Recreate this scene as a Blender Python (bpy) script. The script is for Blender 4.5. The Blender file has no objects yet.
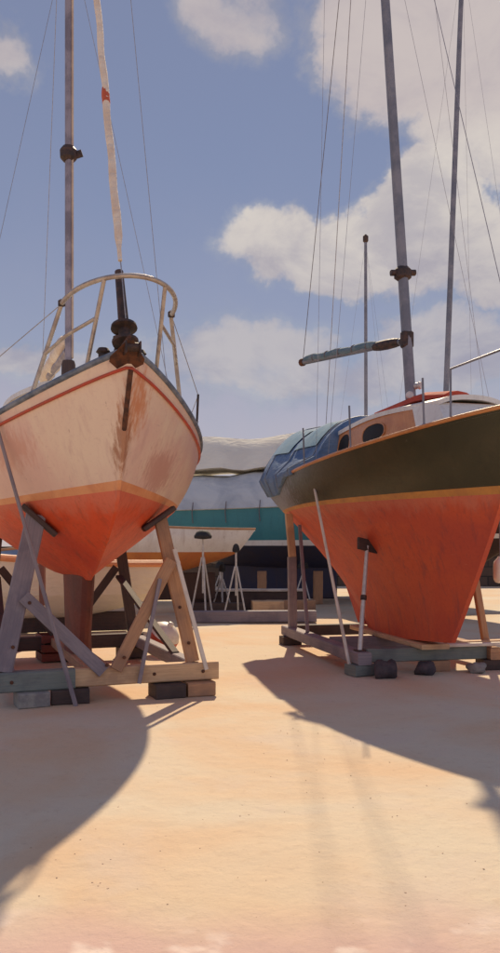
import bpy, bmesh, math, random
from mathutils import Vector, Matrix
R = math.radians
random.seed(7)
S = bpy.context.scene
COL = S.collection
H_EYE, F_PX, HOR = 1.8, 820.0, 545.0

# ------------------------------------------------------------------ helpers
def lerp(a, b, t): return a + (b - a) * t
def clamp(x, a=0.0, b=1.0): return max(a, min(b, x))
def at(px, py, Y):
    """photo pixel + distance -> world point (used to read sizes off the photograph)"""
    return Vector(((px - 250) / F_PX * Y, Y, H_EYE - (py - HOR) / F_PX * Y))
def tag(o, label=None, cat=None, group=None, kind=None):
    if label: o['label'] = label
    if cat: o['category'] = cat
    if group: o['group'] = group
    if kind: o['kind'] = kind
    return o
def empty(name, loc, rz=0.0):
    o = bpy.data.objects.new(name, None); COL.objects.link(o)
    o.location = loc; o.rotation_euler = (0, 0, rz); o.empty_display_size = .2
    return o
def copy_tree(o, parent=None):
    c = o.copy(); COL.objects.link(c)
    if parent: c.parent = parent
    for ch in [x for x in bpy.data.objects if x.parent == o]: copy_tree(ch, c)
    return c

class MB:
    def __init__(s): s.v = []; s.f = []; s.uv = []
    def face(s, idx, uv=None):
        s.f.append(tuple(idx)); s.uv.append(uv or [(0, 0)] * len(idx))
    def rings(s, rings, caps=True, closed=True, vs=None):
        """loft a list of equal rings"""
        n = len(rings[0]); b = len(s.v)
        for r in rings: s.v += [tuple(p) for p in r]
        L = [0.0]
        for i in range(1, len(rings)):
            c0 = sum((Vector(p) for p in rings[i-1]), Vector()) / n
            c1 = sum((Vector(p) for p in rings[i]), Vector()) / n
            L.append(L[-1] + (c1 - c0).length)
        off = random.random() * 50; vo = random.random() * 50
        per = [0.0]
        for j in range(n): per.append(per[-1] + (Vector(rings[0][(j+1) % n]) - Vector(rings[0][j])).length)
        for i in range(len(rings) - 1):
            for j in range(n if closed else n - 1):
                k = (j + 1) % n
                s.face((b+i*n+j, b+i*n+k, b+(i+1)*n+k, b+(i+1)*n+j),
                       [(off+L[i], vo+per[j]), (off+L[i], vo+per[j+1]), (off+L[i+1], vo+per[j+1]), (off+L[i+1], vo+per[j])])
        if caps and closed:
            for base in (b, b + (len(rings)-1)*n):
                s.face([base + j for j in range(n)], [(off + (s.v[base+j][0])*.05, vo + s.v[base+j][2]) for j in range(n)])
        return s
    def beam(s, p0, p1, w, h, c=None, up=(0, 0, 1), w1=None, h1=None, wob=0.0):
        p0, p1 = Vector(p0), Vector(p1); d = (p1 - p0).normalized(); up = Vector(up)
        if abs(d.dot(up)) > .97: up = Vector((0, 1, 0))
        x = d.cross(up).normalized(); y = x.cross(d).normalized()
        c = c if c is not None else min(w, h) * .09
        rs = []
        N = 6 if wob else 1
        for i in range(N + 1):
            t = i / N; p = p0.lerp(p1, t)
            a = lerp(w, w1 or w, t) / 2; b = lerp(h, h1 or h, t) / 2
            if wob: p = p + x * random.uniform(-wob, wob) + y * random.uniform(-wob, wob) * .5
            rs.append([p + x*u + y*v for u, v in ((-a+c, -b), (a-c, -b), (a, -b+c), (a, b-c), (a-c, b), (-a+c, b), (-a, b-c), (-a, -b+c))])
        return s.rings(rs)
    def tube(s, pts, r, n=8, caps=True):
        pts = [Vector(p) for p in pts]; m = len(pts)
        rr = r if isinstance(r, (list, tuple)) else [r] * m
        rs = []; px = None
        for i, p in enumerate(pts):
            d = (pts[min(i+1, m-1)] - pts[max(i-1, 0)]).normalized()
            if px is None: px = d.orthogonal().normalized()
            else: px = (px - d * px.dot(d)).normalized()
            y = d.cross(px)
            rs.append([p + (px*math.cos(2*math.pi*k/n) + y*math.sin(2*math.pi*k/n)) * rr[i] for k in range(n)])
        return s.rings(rs, caps)
    def lathe(s, c, prof, n=16, axis=(0, 0, 1)):
        """prof: list of (radius, height)"""
        ax = Vector(axis).normalized(); x = ax.orthogonal().normalized(); y = ax.cross(x); c = Vector(c)
        return s.rings([[c + ax*h + (x*math.cos(2*math.pi*k/n) + y*math.sin(2*math.pi*k/n)) * max(r, .0005) for k in range(n)] for r, h in prof])
    def rock(s, c, sx, sy, sz, seed=0, n=10):
        rnd = random.Random(seed); ph = [rnd.uniform(0, 6) for _ in range(6)]
        rs = []
        for i in range(1, n):
            a = math.pi * i / n; ring = []
            for k in range(12):
                b = 2*math.pi*k/12
                f = 1 + .13*math.sin(3*b+ph[0]+2*a) + .12*math.sin(2*b+ph[1]-3*a) + .05*math.sin(5*b+ph[2])
                e = .92
                cx, sx_ = math.cos(b), math.sin(b)
                q = lambda t: math.copysign(abs(t)**e, t)
                ring.append((c[0]+sx*f*q(math.sin(a))*q(cx), c[1]+sy*f*q(math.sin(a))*q(sx_), c[2]+sz*f*q(-math.cos(a))))
            rs.append(ring)
        return s.rings(rs)
    def build(s, name, mats, parent=None, smooth=True, angle=38, recalc=True):
        me = bpy.data.meshes.new(name); me.from_pydata(s.v, [], s.f)
        ul = me.uv_layers.new(name='UVMap'); i = 0
        for uv in s.uv:
            for c in uv: ul.data[i].uv = c; i += 1
        if recalc:
            bm = bmesh.new(); bm.from_mesh(me); bmesh.ops.recalc_face_normals(bm, faces=bm.faces); bm.to_mesh(me); bm.free()
        if smooth:
            me.polygons.foreach_set('use_smooth', [True]*len(me.polygons))
            me.set_sharp_from_angle(angle=R(angle))
        for m in (mats if isinstance(mats, (list, tuple)) else [mats]): me.materials.append(m)
        o = bpy.data.objects.new(name, me); COL.objects.link(o)
        if parent: o.parent = parent
        return o

# ------------------------------------------------------------------ materials
def part(name, mat, root, fn, *a, **k):
    mb = MB(); getattr(mb, fn)(*a, **k); return mb.build(name, mat, root)

class NT:
    def __init__(s, tree): s.t = tree; s.n = tree.nodes; s.l = tree.links
    def new(s, typ, **kw):
        nd = s.n.new(typ)
        for k, v in kw.items():
            if k.startswith('i_'): nd.inputs[k[2:].replace('_', ' ')].default_value = v
            else: setattr(nd, k, v)
        return nd
    def link(s, a, b): s.l.new(a, b)
    def val(s, x, sock):
        if isinstance(x, (int, float)): sock.default_value = x
        elif isinstance(x, (tuple, list)): sock.default_value = x
        else: s.link(x, sock)
    def m(s, op, a, b=0.0, c=None):
        nd = s.new('ShaderNodeMath', operation=op); s.val(a, nd.inputs[0]); s.val(b, nd.inputs[1])
        if c is not None: s.val(c, nd.inputs[2])
        return nd.outputs[0]
    def mix(s, f, a, b):
        nd = s.new('ShaderNodeMix', data_type='RGBA'); s.val(f, nd.inputs[0])
        s.val((*a, 1) if isinstance(a, tuple) and len(a) == 3 else a, nd.inputs[6]); s.val((*b, 1) if isinstance(b, tuple) and len(b) == 3 else b, nd.inputs[7])
        return nd.outputs[2]
    def noise(s, vec, scale, detail=4, rough=.55, dist=0.0):
        nd = s.new('ShaderNodeTexNoise'); nd.inputs['Scale'].default_value = scale; nd.inputs['Detail'].default_value = detail
        nd.inputs['Roughness'].default_value = rough; nd.inputs['Distortion'].default_value = dist
        if vec is not None: s.link(vec, nd.inputs['Vector'])
        return nd.outputs['Fac']
    def ramp(s, f, lo, hi, smooth=True):
        nd = s.new('ShaderNodeMapRange', interpolation_type='SMOOTHSTEP' if smooth else 'LINEAR')
        s.val(f, nd.inputs[0]); nd.inputs[1].default_value = lo; nd.inputs[2].default_value = hi
        return nd.outputs[0]
    def mapping(s, vec, scale, loc=(0, 0, 0)):
        nd = s.new('ShaderNodeMapping'); nd.inputs['Scale'].default_value = scale; nd.inputs['Location'].default_value = loc
        s.link(vec, nd.inputs['Vector']); return nd.outputs[0]
def newmat(name):
    m = bpy.data.materials.new(name); m.use_nodes = True
    nt = NT(m.node_tree); return m, nt, m.node_tree.nodes['Principled BSDF']
def finish(nt, b, col, rough, bump=None, bstr=.2, bdist=.01, metal=0.0, coat=0.0):
    nt.val(col if not (isinstance(col, tuple) and len(col) == 3) else (*col, 1), b.inputs['Base Color'])
    nt.val(rough, b.inputs['Roughness']); b.inputs['Metallic'].default_value = metal
    if coat: b.inputs['Coat Weight'].default_value = coat; b.inputs['Coat Roughness'].default_value = .25
    if bump is not None:
        bn = nt.new('ShaderNodeBump'); bn.inputs['Strength'].default_value = bstr; bn.inputs['Distance'].default_value = bdist
        nt.link(bump, bn.inputs['Height']); nt.link(bn.outputs[0], b.inputs['Normal'])

def hull_paint(name, c1, c2, c3, rough=.45, scale=.9, streak=.5, stain=None, rust=None, scum=None):
    """weathered boat paint: broad patches of two tones, fine scuffs, run-off streaks"""
    m, nt, b = newmat(name)
    tc = nt.new('ShaderNodeTexCoord'); P = tc.outputs['Object']
    n1 = nt.ramp(nt.noise(P, scale, 5, .6, .6), .36, .64)
    col = nt.mix(n1, c1, c2)
    st = nt.ramp(nt.noise(nt.mapping(P, (5, 5, .55)), 1.6, 5, .65), .5, .78)
    col = nt.mix(nt.m('MULTIPLY', st, streak), col, c3)
    sc = nt.ramp(nt.noise(nt.mapping(P, (2.5, 2.5, 9)), 2.2, 6, .7), .6, .75)
    col = nt.mix(nt.m('MULTIPLY', sc, .35), col, c3 if stain is None else stain)
    if rust:      # a rusty bloom or a painted-in reflection, with a place of its own (local x, y, z centre and radii)
        for (cx, cy, cz, rx, ry, rz, rc) in rust:
            mp = nt.mapping(P, (1/rx, 1/ry, 1/rz), (-cx/rx, -cy/ry, -cz/rz))
            ln = nt.new('ShaderNodeVectorMath', operation='LENGTH'); nt.link(mp, ln.inputs[0])
            d = nt.m('ADD', ln.outputs['Value'], nt.m('MULTIPLY', nt.m('SUBTRACT', nt.noise(nt.mapping(P, (9, 9, .7)), 2.2, 5, .65), .5), 2.0))
            col = nt.mix(nt.m('MULTIPLY', nt.m('SUBTRACT', 1.0, nt.ramp(d, .35, 1.0)), .8), col, rc)
    if scum:      # chalky scum line left by the water
        sz = nt.new('ShaderNodeSeparateXYZ'); nt.link(P, sz.inputs[0])
        zz = nt.m('ADD', sz.outputs[2], nt.m('MULTIPLY', nt.m('SUBTRACT', nt.noise(nt.mapping(P, (3, 3, .6)), 2.0, 5, .65), .5), .5))
        col = nt.mix(nt.m('MULTIPLY', nt.ramp(zz, scum[0]-.22, scum[0]-.02), .42), col, scum[1])
    chip = nt.ramp(nt.noise(nt.mapping(P, (1, 1, .6), (5, 1, 2)), 9, 6, .7), .655, .69)
    col = nt.mix(nt.m('MULTIPLY', chip, .55), col, c3 if stain is None else stain)
    fine = nt.noise(P, 26, 5, .65)
    col = nt.mix(nt.m('MULTIPLY', nt.ramp(fine, .52, .72), .22), col, c3)
    drip = nt.ramp(nt.noise(nt.mapping(P, (11, 11, .5), (2, 2, 0)), 1.7, 4, .6), .58, .74)
    col = nt.mix(nt.m('MULTIPLY', drip, streak * .5), col, c3)
    rg = nt.m('ADD', rough, nt.m('MULTIPLY', nt.m('SUBTRACT', fine, .5), .4))
    finish(nt, b, col, rg, nt.m('ADD', nt.noise(P, 3.2, 3), nt.m('MULTIPLY', fine, .12)), .22, .02)
    return m
def wood(name, c1, c2, c3, rough=.75):
    m, nt, b = newmat(name)
    tc = nt.new('ShaderNodeTexCoord'); U = tc.outputs['UV']; P = tc.outputs['Object']
    g = nt.noise(nt.mapping(U, (1.6, 26, 1)), 2.0, 6, .65, .4)
    col = nt.mix(nt.ramp(g, .3, .7), c1, c2)
    w = nt.ramp(nt.noise(P, 2.4, 4, .6), .45, .68)
    col = nt.mix(nt.m('MULTIPLY', w, .65), col, c3)
    crack = nt.ramp(nt.noise(nt.mapping(U, (.7, 40, 1)), 2.6, 4, .6), .64, .72)
    col = nt.mix(nt.m('MULTIPLY', crack, .7), col, tuple(x*.25 for x in c1))
    finish(nt, b, col, rough, nt.m('SUBTRACT', g, nt.m('MULTIPLY', crack, .6)), .5, .008)
    return m
def plain(name, c1, c2, rough=.5, metal=0.0, scale=8, bstr=.1, coat=0.0):
    m, nt, b = newmat(name)
    P = nt.new('ShaderNodeTexCoord').outputs['Object']
    n = nt.noise(P, scale, 5, .65)
    finish(nt, b, nt.mix(nt.ramp(n, .38, .64), c1, c2), nt.m('ADD', rough, nt.m('MULTIPLY', nt.m('SUBTRACT', n, .5), .3)), n, bstr, .01, metal, coat)
    return m
def cloth(name, c1, c2, scale=3.0):
    m, nt, b = newmat(name)
    P = nt.new('ShaderNodeTexCoord').outputs['Object']
    n = nt.noise(P, scale, 5, .6, .8)
    f = nt.noise(nt.mapping(P, (1, 1, 3)), 2.4, 3, .5, 1.2)
    finish(nt, b, nt.mix(nt.ramp(n, .36, .66), c1, c2), .85, nt.m('ADD', f, nt.m('MULTIPLY', nt.noise(P, 160, 2), .05)), .6, .05)
    return m

M = {}
RUST = (.34, .11, .035)
M['cream'] = hull_paint('cream_topside_paint', (.84, .66, .50), (.76, .50, .41), (.60, .38, .33), .42, .75, .5, (.42, .24, .2),
    rust=[(.10, -2.55, 3.3, .22, .5, .45, (.62, .20, .06)), (.0, -2.85, 2.85, .12, .9, .5, RUST), (.6, -1.9, 2.62, .4, .8, .35, (.58, .32, .25)), (-1.1, -1.4, 2.85, .5, .7, .3, (.66, .34, .25))])
M['red'] = hull_paint('red_antifouling', (.78, .095, .022), (.64, .065, .02), (.34, .06, .03), .55, 1.1, .6, (.70, .20, .09), scum=(2.30, (.66, .25, .16)))
M['red_b'] = hull_paint('orange_red_antifouling', (.64, .10, .034), (.53, .075, .038), (.25, .055, .055), .6, .8, .7, (.62, .17, .09), scum=(2.40, (.62, .24, .15)))
M['keel_red'] = hull_paint('worn_shaded_keel_paint', (.20, .05, .03), (.13, .04, .03), (.07, .03, .025), .7, 1.6, .7, (.3, .12, .07))  # dark brown: shade under the hull put into the keel colour
M['peach'] = hull_paint('peach_boot_stripe', (.80, .36, .16), (.72, .28, .12), (.5, .2, .12), .5, 2.2, .4)
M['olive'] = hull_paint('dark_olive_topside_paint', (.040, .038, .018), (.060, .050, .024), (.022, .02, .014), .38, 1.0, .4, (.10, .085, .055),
    rust=[(-1.0, 3.0, 2.75, 1.1, 2.3, 1.0, (.27, .30, .38)), (-.95, 3.45, 2.84, .5, .5, .13, (.45, .26, .23))])  # grey-blue reflection painted into the aft quarter, with a small pinkish patch
M['ochre'] = hull_paint('ochre_boot_stripe', (.62, .29, .07), (.5, .22, .07), (.3, .15, .07), .5, 2.2, .4)
M['teal'] = hull_paint('teal_topside_paint', (.035, .20, .24), (.045, .24, .27), (.03, .12, .15), .5, .5, .4, (.16, .3, .31))
M['navy'] = hull_paint('navy_antifouling', (.035, .042, .10), (.05, .045, .075), (.10, .055, .045), .65, .8, .5)
M['white'] = hull_paint('white_gelcoat', (.80, .78, .73), (.72, .68, .63), (.45, .38, .33), .4, 1.5, .45)
M['orange'] = hull_paint('orange_antifouling', (.70, .28, .08), (.62, .20, .06), (.36, .16, .09), .6, 1.0, .5)
M['brown'] = hull_paint('dark_brown_tarred_planking', (.045, .022, .016), (.075, .034, .022), (.02, .012, .01), .7, 1.0, .6, (.13, .06, .04))
M['blue'] = hull_paint('faded_blue_paint', (.12, .23, .50), (.18, .30, .55), (.08, .12, .25), .55, 1.3, .5)
M['rail_blue'] = plain('weathered_blue_grey_toe_rail', (.10, .13, .18), (.22, .25, .30), .6, scale=5)
M['red_trim'] = plain('red_painted_trim', (.55, .07, .03), (.42, .08, .05), .5, scale=6)
M['deck'] = plain('grey_white_deck', (.52, .50, .46), (.40, .38, .36), .7, scale=5)
M['steel'] = plain('dull_stainless_tube', (.50, .44, .38), (.36, .30, .27), .42, .55, 9)
M['alu'] = plain('weathered_mast_alloy', (.34, .30, .34), (.20, .18, .22), .5, .35, 3)
M['alu_b'] = plain('grey_painted_mast', (.16, .17, .21), (.25, .25, .29), .5, .25, 2.5)
M['alu_cream'] = plain('cream_mast_side', (.62, .50, .38), (.48, .37, .3), .5, .1, 3)
M['dark'] = plain('dark_fitting', (.035, .025, .025), (.09, .05, .04), .6, .2, 14)
M['rusty'] = plain('rusty_iron', (.16, .06, .03), (.07, .035, .025), .8, .2, 12, .4)
M['wire'] = plain('rigging_wire', (.40, .38, .38), (.28, .27, .3), .45, .5, 20)
M['wire_d'] = plain('dark_rope', (.13, .12, .14), (.2, .17, .17), .8, 0, 20)
M['sail'] = cloth('furled_sailcloth', (.80, .70, .58), (.68, .55, .44), 4)
M['sail_red'] = cloth('red_sail_tie', (.62, .14, .06), (.5, .1, .05), 8)
M['blue_canvas'] = cloth('blue_canvas', (.075, .15, .30), (.17, .26, .40), 1.5)
M['boom_cover'] = cloth('grey_blue_boom_cover', (.10, .17, .22), (.20, .25, .28), 3)
M['red_canvas'] = cloth('red_canvas', (.50, .07, .035), (.38, .05, .03), 3)
M['grey_canvas'] = cloth('grey_white_canvas', (.56, .58, .58), (.40, .43, .46), .9)
M['cream_canvas'] = cloth('cream_canvas', (.84, .78, .64), (.76, .70, .58), .9)
M['vinyl'] = plain('clear_green_vinyl', (.20, .32, .31), (.30, .41, .38), .3, 0, 3, .05, .5)
M['glass'] = plain('dark_cabin_window', (.018, .02, .024), (.04, .035, .035), .35, 0, 3, .02)
M['mahogany'] = wood('varnished_mahogany', (.58, .22, .07), (.66, .30, .11), (.45, .15, .05), .35)
M['w_grey'] = wood('weathered_grey_timber', (.30, .25, .26), (.22, .185, .21), (.16, .14, .17))
M['w_warm'] = wood('warm_brown_timber', (.50, .28, .15), (.38, .20, .11), (.26, .15, .10))
M['w_pale'] = wood('pale_sawn_timber', (.66, .45, .26), (.54, .34, .19), (.36, .22, .14))
M['w_dark'] = wood('dark_timber', (.09, .055, .045), (.06, .04, .036), (.035, .025, .025))  # dark timber tone for rear frames, blocks and pads
M['w_green'] = wood('green_stained_timber', (.22, .24, .21), (.16, .19, .18), (.10, .11, .12))
M['w_white'] = wood('whitewashed_lath', (.74, .68, .60), (.62, .54, .47), (.45, .36, .3))
M['rubber'] = plain('black_rubber_pad', (.02, .02, .022), (.04, .035, .035), .8, 0, 10, .2)
M['galv'] = plain('galvanised_steel', (.62, .60, .58), (.48, .46, .45), .5, .3, 8)
M['port'] = plain('smoked_porthole', (.018, .015, .015), (.03, .024, .022), .6, 0, 3, .02); M['port'].node_tree.nodes['Principled BSDF'].inputs['Specular IOR Level'].default_value = .15
M['fender'] = plain('white_fender_vinyl', (.80, .76, .70), (.68, .62, .55), .45, 0, 4)
M['block'] = plain('concrete_block', (.30, .29, .26), (.20, .19, .19), .9, 0, 7, .5)
M['stone'] = plain('dark_stone', (.085, .065, .07), (.05, .04, .05), .9, 0, 5, .6)

# harbour wall: coursed dark stone
m, nt, b = newmat('dark_harbour_masonry'); M['wall'] = m
P = nt.new('ShaderNodeTexCoord').outputs['Object']
br = nt.new('ShaderNodeTexBrick'); br.offset = .5
br.inputs['Color1'].default_value = (.075, .045, .035, 1); br.inputs['Color2'].default_value = (.12, .075, .055, 1); br.inputs['Mortar'].default_value = (.03, .024, .022, 1)
br.inputs['Scale'].default_value = 1; br.inputs['Brick Width'].default_value = 1.1; br.inputs['Row Height'].default_value = .42; br.inputs['Mortar Size'].default_value = .025
sx = nt.new('ShaderNodeSeparateXYZ'); nt.link(P, sx.inputs[0]); cx = nt.new('ShaderNodeCombineXYZ')
nt.link(sx.outputs[0], cx.inputs[0]); nt.link(sx.outputs[2], cx.inputs[1]); nt.link(cx.outputs[0], br.inputs['Vector'])
finish(nt, b, nt.mix(nt.m('MULTIPLY', nt.ramp(nt.noise(P, .8, 5), .4, .7), .6), br.outputs['Color'], (.05, .04, .03)), .9, br.outputs['Fac'], .6, -.03)

# sandy hard-standing
m, nt, b = newmat('sandy_hardstanding'); M['sand'] = m
P = nt.new('ShaderNodeTexCoord').outputs['Object']
col = nt.mix(nt.ramp(nt.noise(P, .42, 4, .55, .5), .38, .64), (.65, .545, .405), (.65, .455, .29))
col = nt.mix(nt.m('MULTIPLY', nt.ramp(nt.noise(nt.mapping(P, (1, 1, 1), (7, 3, 0)), .9, 5, .6, .3), .5, .7), .55), col, (.62, .50, .40))
sp = nt.new('ShaderNodeSeparateXYZ'); nt.link(P, sp.inputs[0])
# a pinkish strip of crushed shell crosses the yard close to the camera
e = nt.m('ADD', sp.outputs[1], nt.m('MULTIPLY', nt.m('SUBTRACT', nt.noise(P, .9, 4), .5), 1.1))
strip = nt.m('MULTIPLY', nt.m('SUBTRACT', 1.0, nt.ramp(e, 3.55, 4.25)), nt.ramp(e, 1.2, 2.4))
col = nt.mix(nt.m('MULTIPLY', strip, .8), col, (.58, .38, .34))
pale = nt.m('MULTIPLY', strip, nt.ramp(nt.noise(nt.mapping(P, (1, 1, 1), (2, 9, 0)), 2.6, 3), .53, .66))
col = nt.mix(nt.m('MULTIPLY', pale, .8), col, (.80, .66, .57))
# fine grit
g1 = nt.noise(P, 60, 4, .7); g2 = nt.noise(P, 9, 5, .65)
col = nt.mix(nt.m('MULTIPLY', nt.ramp(g1, .56, .74), .30), col, (.34, .24, .17))
col = nt.mix(nt.m('MULTIPLY', nt.ramp(g2, .54, .72), .22), col, (.46, .31, .20))
hgt = nt.m('ADD', nt.m('ADD', nt.m('MULTIPLY', nt.noise(P, 1.6, 4, .55), 1.2), nt.m('MULTIPLY', nt.ramp(nt.noise(P, 4.2, 3, .5, .4), .35, .6), .10)), nt.m('ADD', nt.m('MULTIPLY', g2, .35), nt.m('MULTIPLY', g1, .10)))
finish(nt, b, col, .93, hgt, .42, .05)

# ------------------------------------------------------------------ hull loft
class Hull:
    wrise = 0.0
    def zw(s, t): return s.zwl + s.wrise * max(0, 1 - t/.36) ** 1.5
    """local frame: +x to starboard-of-picture (image right), +y aft from the bow tip minus y0, z up"""
    def __init__(s, **k): s.__dict__.update(k)
    def up(s, t, r, side=1):
        st = lerp(s.stem_w, 0.0, r ** .85); en = lerp(s.L - s.over, s.L, r)
        y = lerp(s.hbw(t), s.hbs(t), r) + s.bulge * math.sin(math.pi * r) * min(1, t * 6)
        return Vector((side * y, st + (en - st) * t - s.y0, lerp(s.zw(t), s.sheer(t), r)))
    def lo(s, t, q, side=1):
        st = s.stem_w + s.fore * (1 - q) ** s.fp; en = s.L - s.over - s.aft * (1 - q) ** s.ap
        kt = s.kt * min(1, t * 5 + .25) * min(1, (1 - t) * 5 + .3)
        y = kt + max(0, s.hbw(t) - kt) * s.sec(q)
        return Vector((side * y, st + (en - st) * t - s.y0, s.zw(t) - (s.depth(t) + s.zw(t) - s.zwl) * (1 - q)))
    def band(s, fn, ks, nt_=44, cap0=False):
        mb = MB(); ts = [(i / nt_) ** 1.25 for i in range(nt_ + 1)]
        rows = []
        for k in ks:
            rows.append([fn(t, k, -1) for t in reversed(ts)] + [fn(t, k, 1) for t in ts])
        mb.rings(rows, caps=False)
        if cap0:
            n = len(rows[0])
            for i in range(nt_): mb.face((i, i+1, n-2-i, n-1-i))
        return mb
    def under(s, ysta, lat):
        """height of the bottom at station y (local) and half-breadth lat"""
        best = None
        for i in range(201):
            q = i / 200; a = s.lo(0, q).y; e = s.lo(1, q).y
            if not a <= ysta <= e: continue
            p = s.lo((ysta - a) / (e - a), q)
            if best is None or abs(p.x - lat) < best[0]: best = (abs(p.x - lat), p.z)
        return best[1] if best else s.zwl
    def side_at(s, ysta, z, side):
        if z >= s.zwl:
            bst = None
            for i in range(101):
                r = i / 100; a = s.up(0, r).y; e = s.up(1, r).y; p = s.up(clamp((ysta-a)/(e-a)), r, side)
                if bst is None or abs(p.z - z) < bst[0]: bst = (abs(p.z - z), p)
            return bst[1]
        bst = None
        for i in range(201):
            q = i / 200; a = s.lo(0, q).y; e = s.lo(1, q).y; p = s.lo(clamp((ysta-a)/(e-a)), q, side)
            if bst is None or abs(p.z - z) < bst[0]: bst = (abs(p.z - z), p)
        return bst[1]
    def sheer_at(s, ysta, side, dz=0.0, inset=0.0):
        a = s.up(0, 1).y; e = s.up(1, 1).y; p = s.up(clamp((ysta-a)/(e-a)), 1, side)
        return Vector((p.x - side*inset, p.y, p.z + dz))
def plan(tm, p, tr, pa=1.6):
    def f(t):
        if t < tm: return max(.012, math.sin(math.pi/2 * t / tm) ** p)
        return 1 - (1 - tr) * ((t - tm) / (1 - tm)) ** pa
    return f
def frange(a, b, n): return [lerp(a, b, i / n) for i in range(n + 1)]
def hull_parts(h, root, m_top, m_stripe, m_bot, r1=.08, n=44):
    h.band(h.up, frange(r1, 1, 10), n).build('hull', m_top, root)
    h.band(h.up, frange(0, r1, 1), n).build('boot_stripe', m_stripe, root)
    h.band(h.lo, frange(0, 1, 16), n, cap0=True).build('bottom', m_bot, root)
def deck_part(h, root, mat, camber=.07, drop=.035):
    mb = MB(); rows = []
    for i in range(31):
        t = (i / 30) ** 1.2; p = h.up(t, 1)
        rows.append([(p.x * u * .985, p.y + .01, p.z - drop + camber * (1 - u*u) * min(1, t*4)) for u in frange(-1, 1, 10)])
    mb.rings(rows, caps=False, closed=False); mb.build('deck', mat, root, recalc=False)
def rail_part(h, root, mat, name='toe_rail', r=.03, dz=.02, fn=None, t1=1.0):
    mb = MB()
    pts = []
    ts = [(i / 40) ** 1.2 * t1 for i in range(41)]
    f = fn or (lambda t, sd: h.up(t, 1, sd) + Vector((0, 0, dz)))
    mb.tube([f(t, -1) for t in reversed(ts)] + [f(t, 1) for t in ts], r, 8)
    return mb.build(name, mat, root)
def cabin(h, root, mat_top, mat_side, y0, y1, w, zt, slope=.45, aft_slope=.1, wf=.72, name='coachroof'):
    """coachroof: side walls one mesh, roof another; returns side point function"""
    def half(t): return w * lerp(wf, 1, math.sin(min(1, t*1.6) * math.pi/2))
    def base(t): return h.sheer_at(lerp(y0, y1, t), 1).z - .06
    def top(t): return zt + .05 * math.sin(math.pi * t)
    N = 14; ts = frange(0, 1, N)
    def sidept(t, f, sd):
        yb = lerp(y0, y1, t); yt = lerp(y0 + slope, y1 - aft_slope, t)
        return Vector((sd * half(t) * lerp(1, .86, f), lerp(yb, yt, f), lerp(base(t), top(t) - .07, f)))
    mb = MB(); rows = []
    for f in frange(0, 1, 3): rows.append([sidept(t, f, -1) for t in reversed(ts)] + [sidept(t, f, 1) for t in ts])
    mb.rings(rows, caps=False); o = mb.build(name, mat_side, root)
    mr = MB(); rows = []
    for t in frange(-.02, 1.02, 16):
        tt = clamp(t); a = sidept(tt, 1, 1); yy = a.y + (t - tt) * (y1 - y0)
        row = []
        for u in frange(-1, 1, 12):
            row.append((a.x * u * 1.04, yy, a.z + .085 * (1 - abs(u) ** 2.6) + .012))
        for u in reversed(frange(-1, 1, 12)): row.append((a.x * u * 1.04, yy, a.z + .085 * (1 - abs(u) ** 2.6) - .05))
        rows.append(row)
    mr.rings(rows); ro = mr.build(name + '_roof' if name != 'coachroof' else 'cabin_roof', mat_top, root)
    return sidept, o, ro
def window(sidept, t0, t1, f0, f1, sd, mat, parent, name='window', frame=None):
    n = 20; ring = []; c = Vector()
    for k in range(n):
        a = 2*math.pi*k/n; q = lambda x: math.copysign(abs(x)**.8, x)
        t = (t0+t1)/2 + (t1-t0)/2*q(math.cos(a)); f = (f0+f1)/2 + (f1-f0)/2*q(math.sin(a))
        ring.append(sidept(t, f, sd))
    c = sum(ring, Vector()) / n
    nn = (ring[5] - ring[0]).cross(ring[10] - ring[0]).normalized()
    if nn.x * sd < 0: nn = -nn
    mb = MB(); mb.rings([[p - nn*.01 for p in ring], [p + nn*.008 for p in ring], [c + (p-c)*.93 + nn*.011 for p in ring]])
    o = mb.build(name, mat, parent)
    if frame:
        m2 = MB(); m2.tube([c + (p-c)*1.05 + nn*.006 for p in ring] + [c + (ring[0]-c)*1.05 + nn*.006], .012, 6, False); m2.build('window_frame', frame, o)
    return o

# ================================================================== SETTING
g = MB(); n = 64
ext = [-600, -250, -120, -60, -40] + [x for x in frange(-28, 28, 56)] + [40, 60, 120, 250, 600]
def gz(x, y):
    d = max(0, 1 - max(abs(x) / 28, abs(y - 14) / 28))
    return 0.0 if d == 0 else (.012 * math.sin(x*1.3+.7) * math.cos(y*.9) + .01 * math.sin(x*.6 - y*1.1)) * min(1, d*4) - .012
rows = [[(x, y + 14, gz(x, y + 14)) for x in ext] for y in ext]
g.rings(rows, caps=False, closed=False)
tag(g.build('ground', M['sand'], recalc=False), kind='structure')

# ================================================================== LEFT YACHT
LB = Vector((-1.17, 8.0, 0)); LR = R(20.5); LY0 = 3.0
hl = Hull(L=8.3, over=.4, stem_w=.55, y0=LY0, zwl=2.26, wrise=.11, bulge=.05, fore=1.75, fp=1.5, aft=2.0, ap=1.3, kt=.05,
          hbs=lambda t, f=plan(.46, .80, .72): 1.68 * f(t), hbw=lambda t, f=plan(.48, .95, .6): 1.42 * f(t),
          sheer=lambda t: 3.68 - 2.95*t + 3.6*t*t - 1.15*t**3, depth=lambda t: .90 * (1 - .6 * clamp((t-.45)/.55)**1.6),
          sec=lambda q: .62*q**.62 + .38*q**1.1)
lroot = empty('sailing_yacht', (LB.x - math.sin(LR)*LY0, LB.y + math.cos(LR)*LY0, 0), LR)
tag(lroot, 'cream sailing yacht with red bottom, seen bow-on, steel pulpit on its bow', 'sailboat')
MLw = Matrix.Translation(lroot.location) @ Matrix.Rotation(LR, 4, 'Z')
def LW(p): return MLw @ Vector(p)                  # yacht-local -> world
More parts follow.
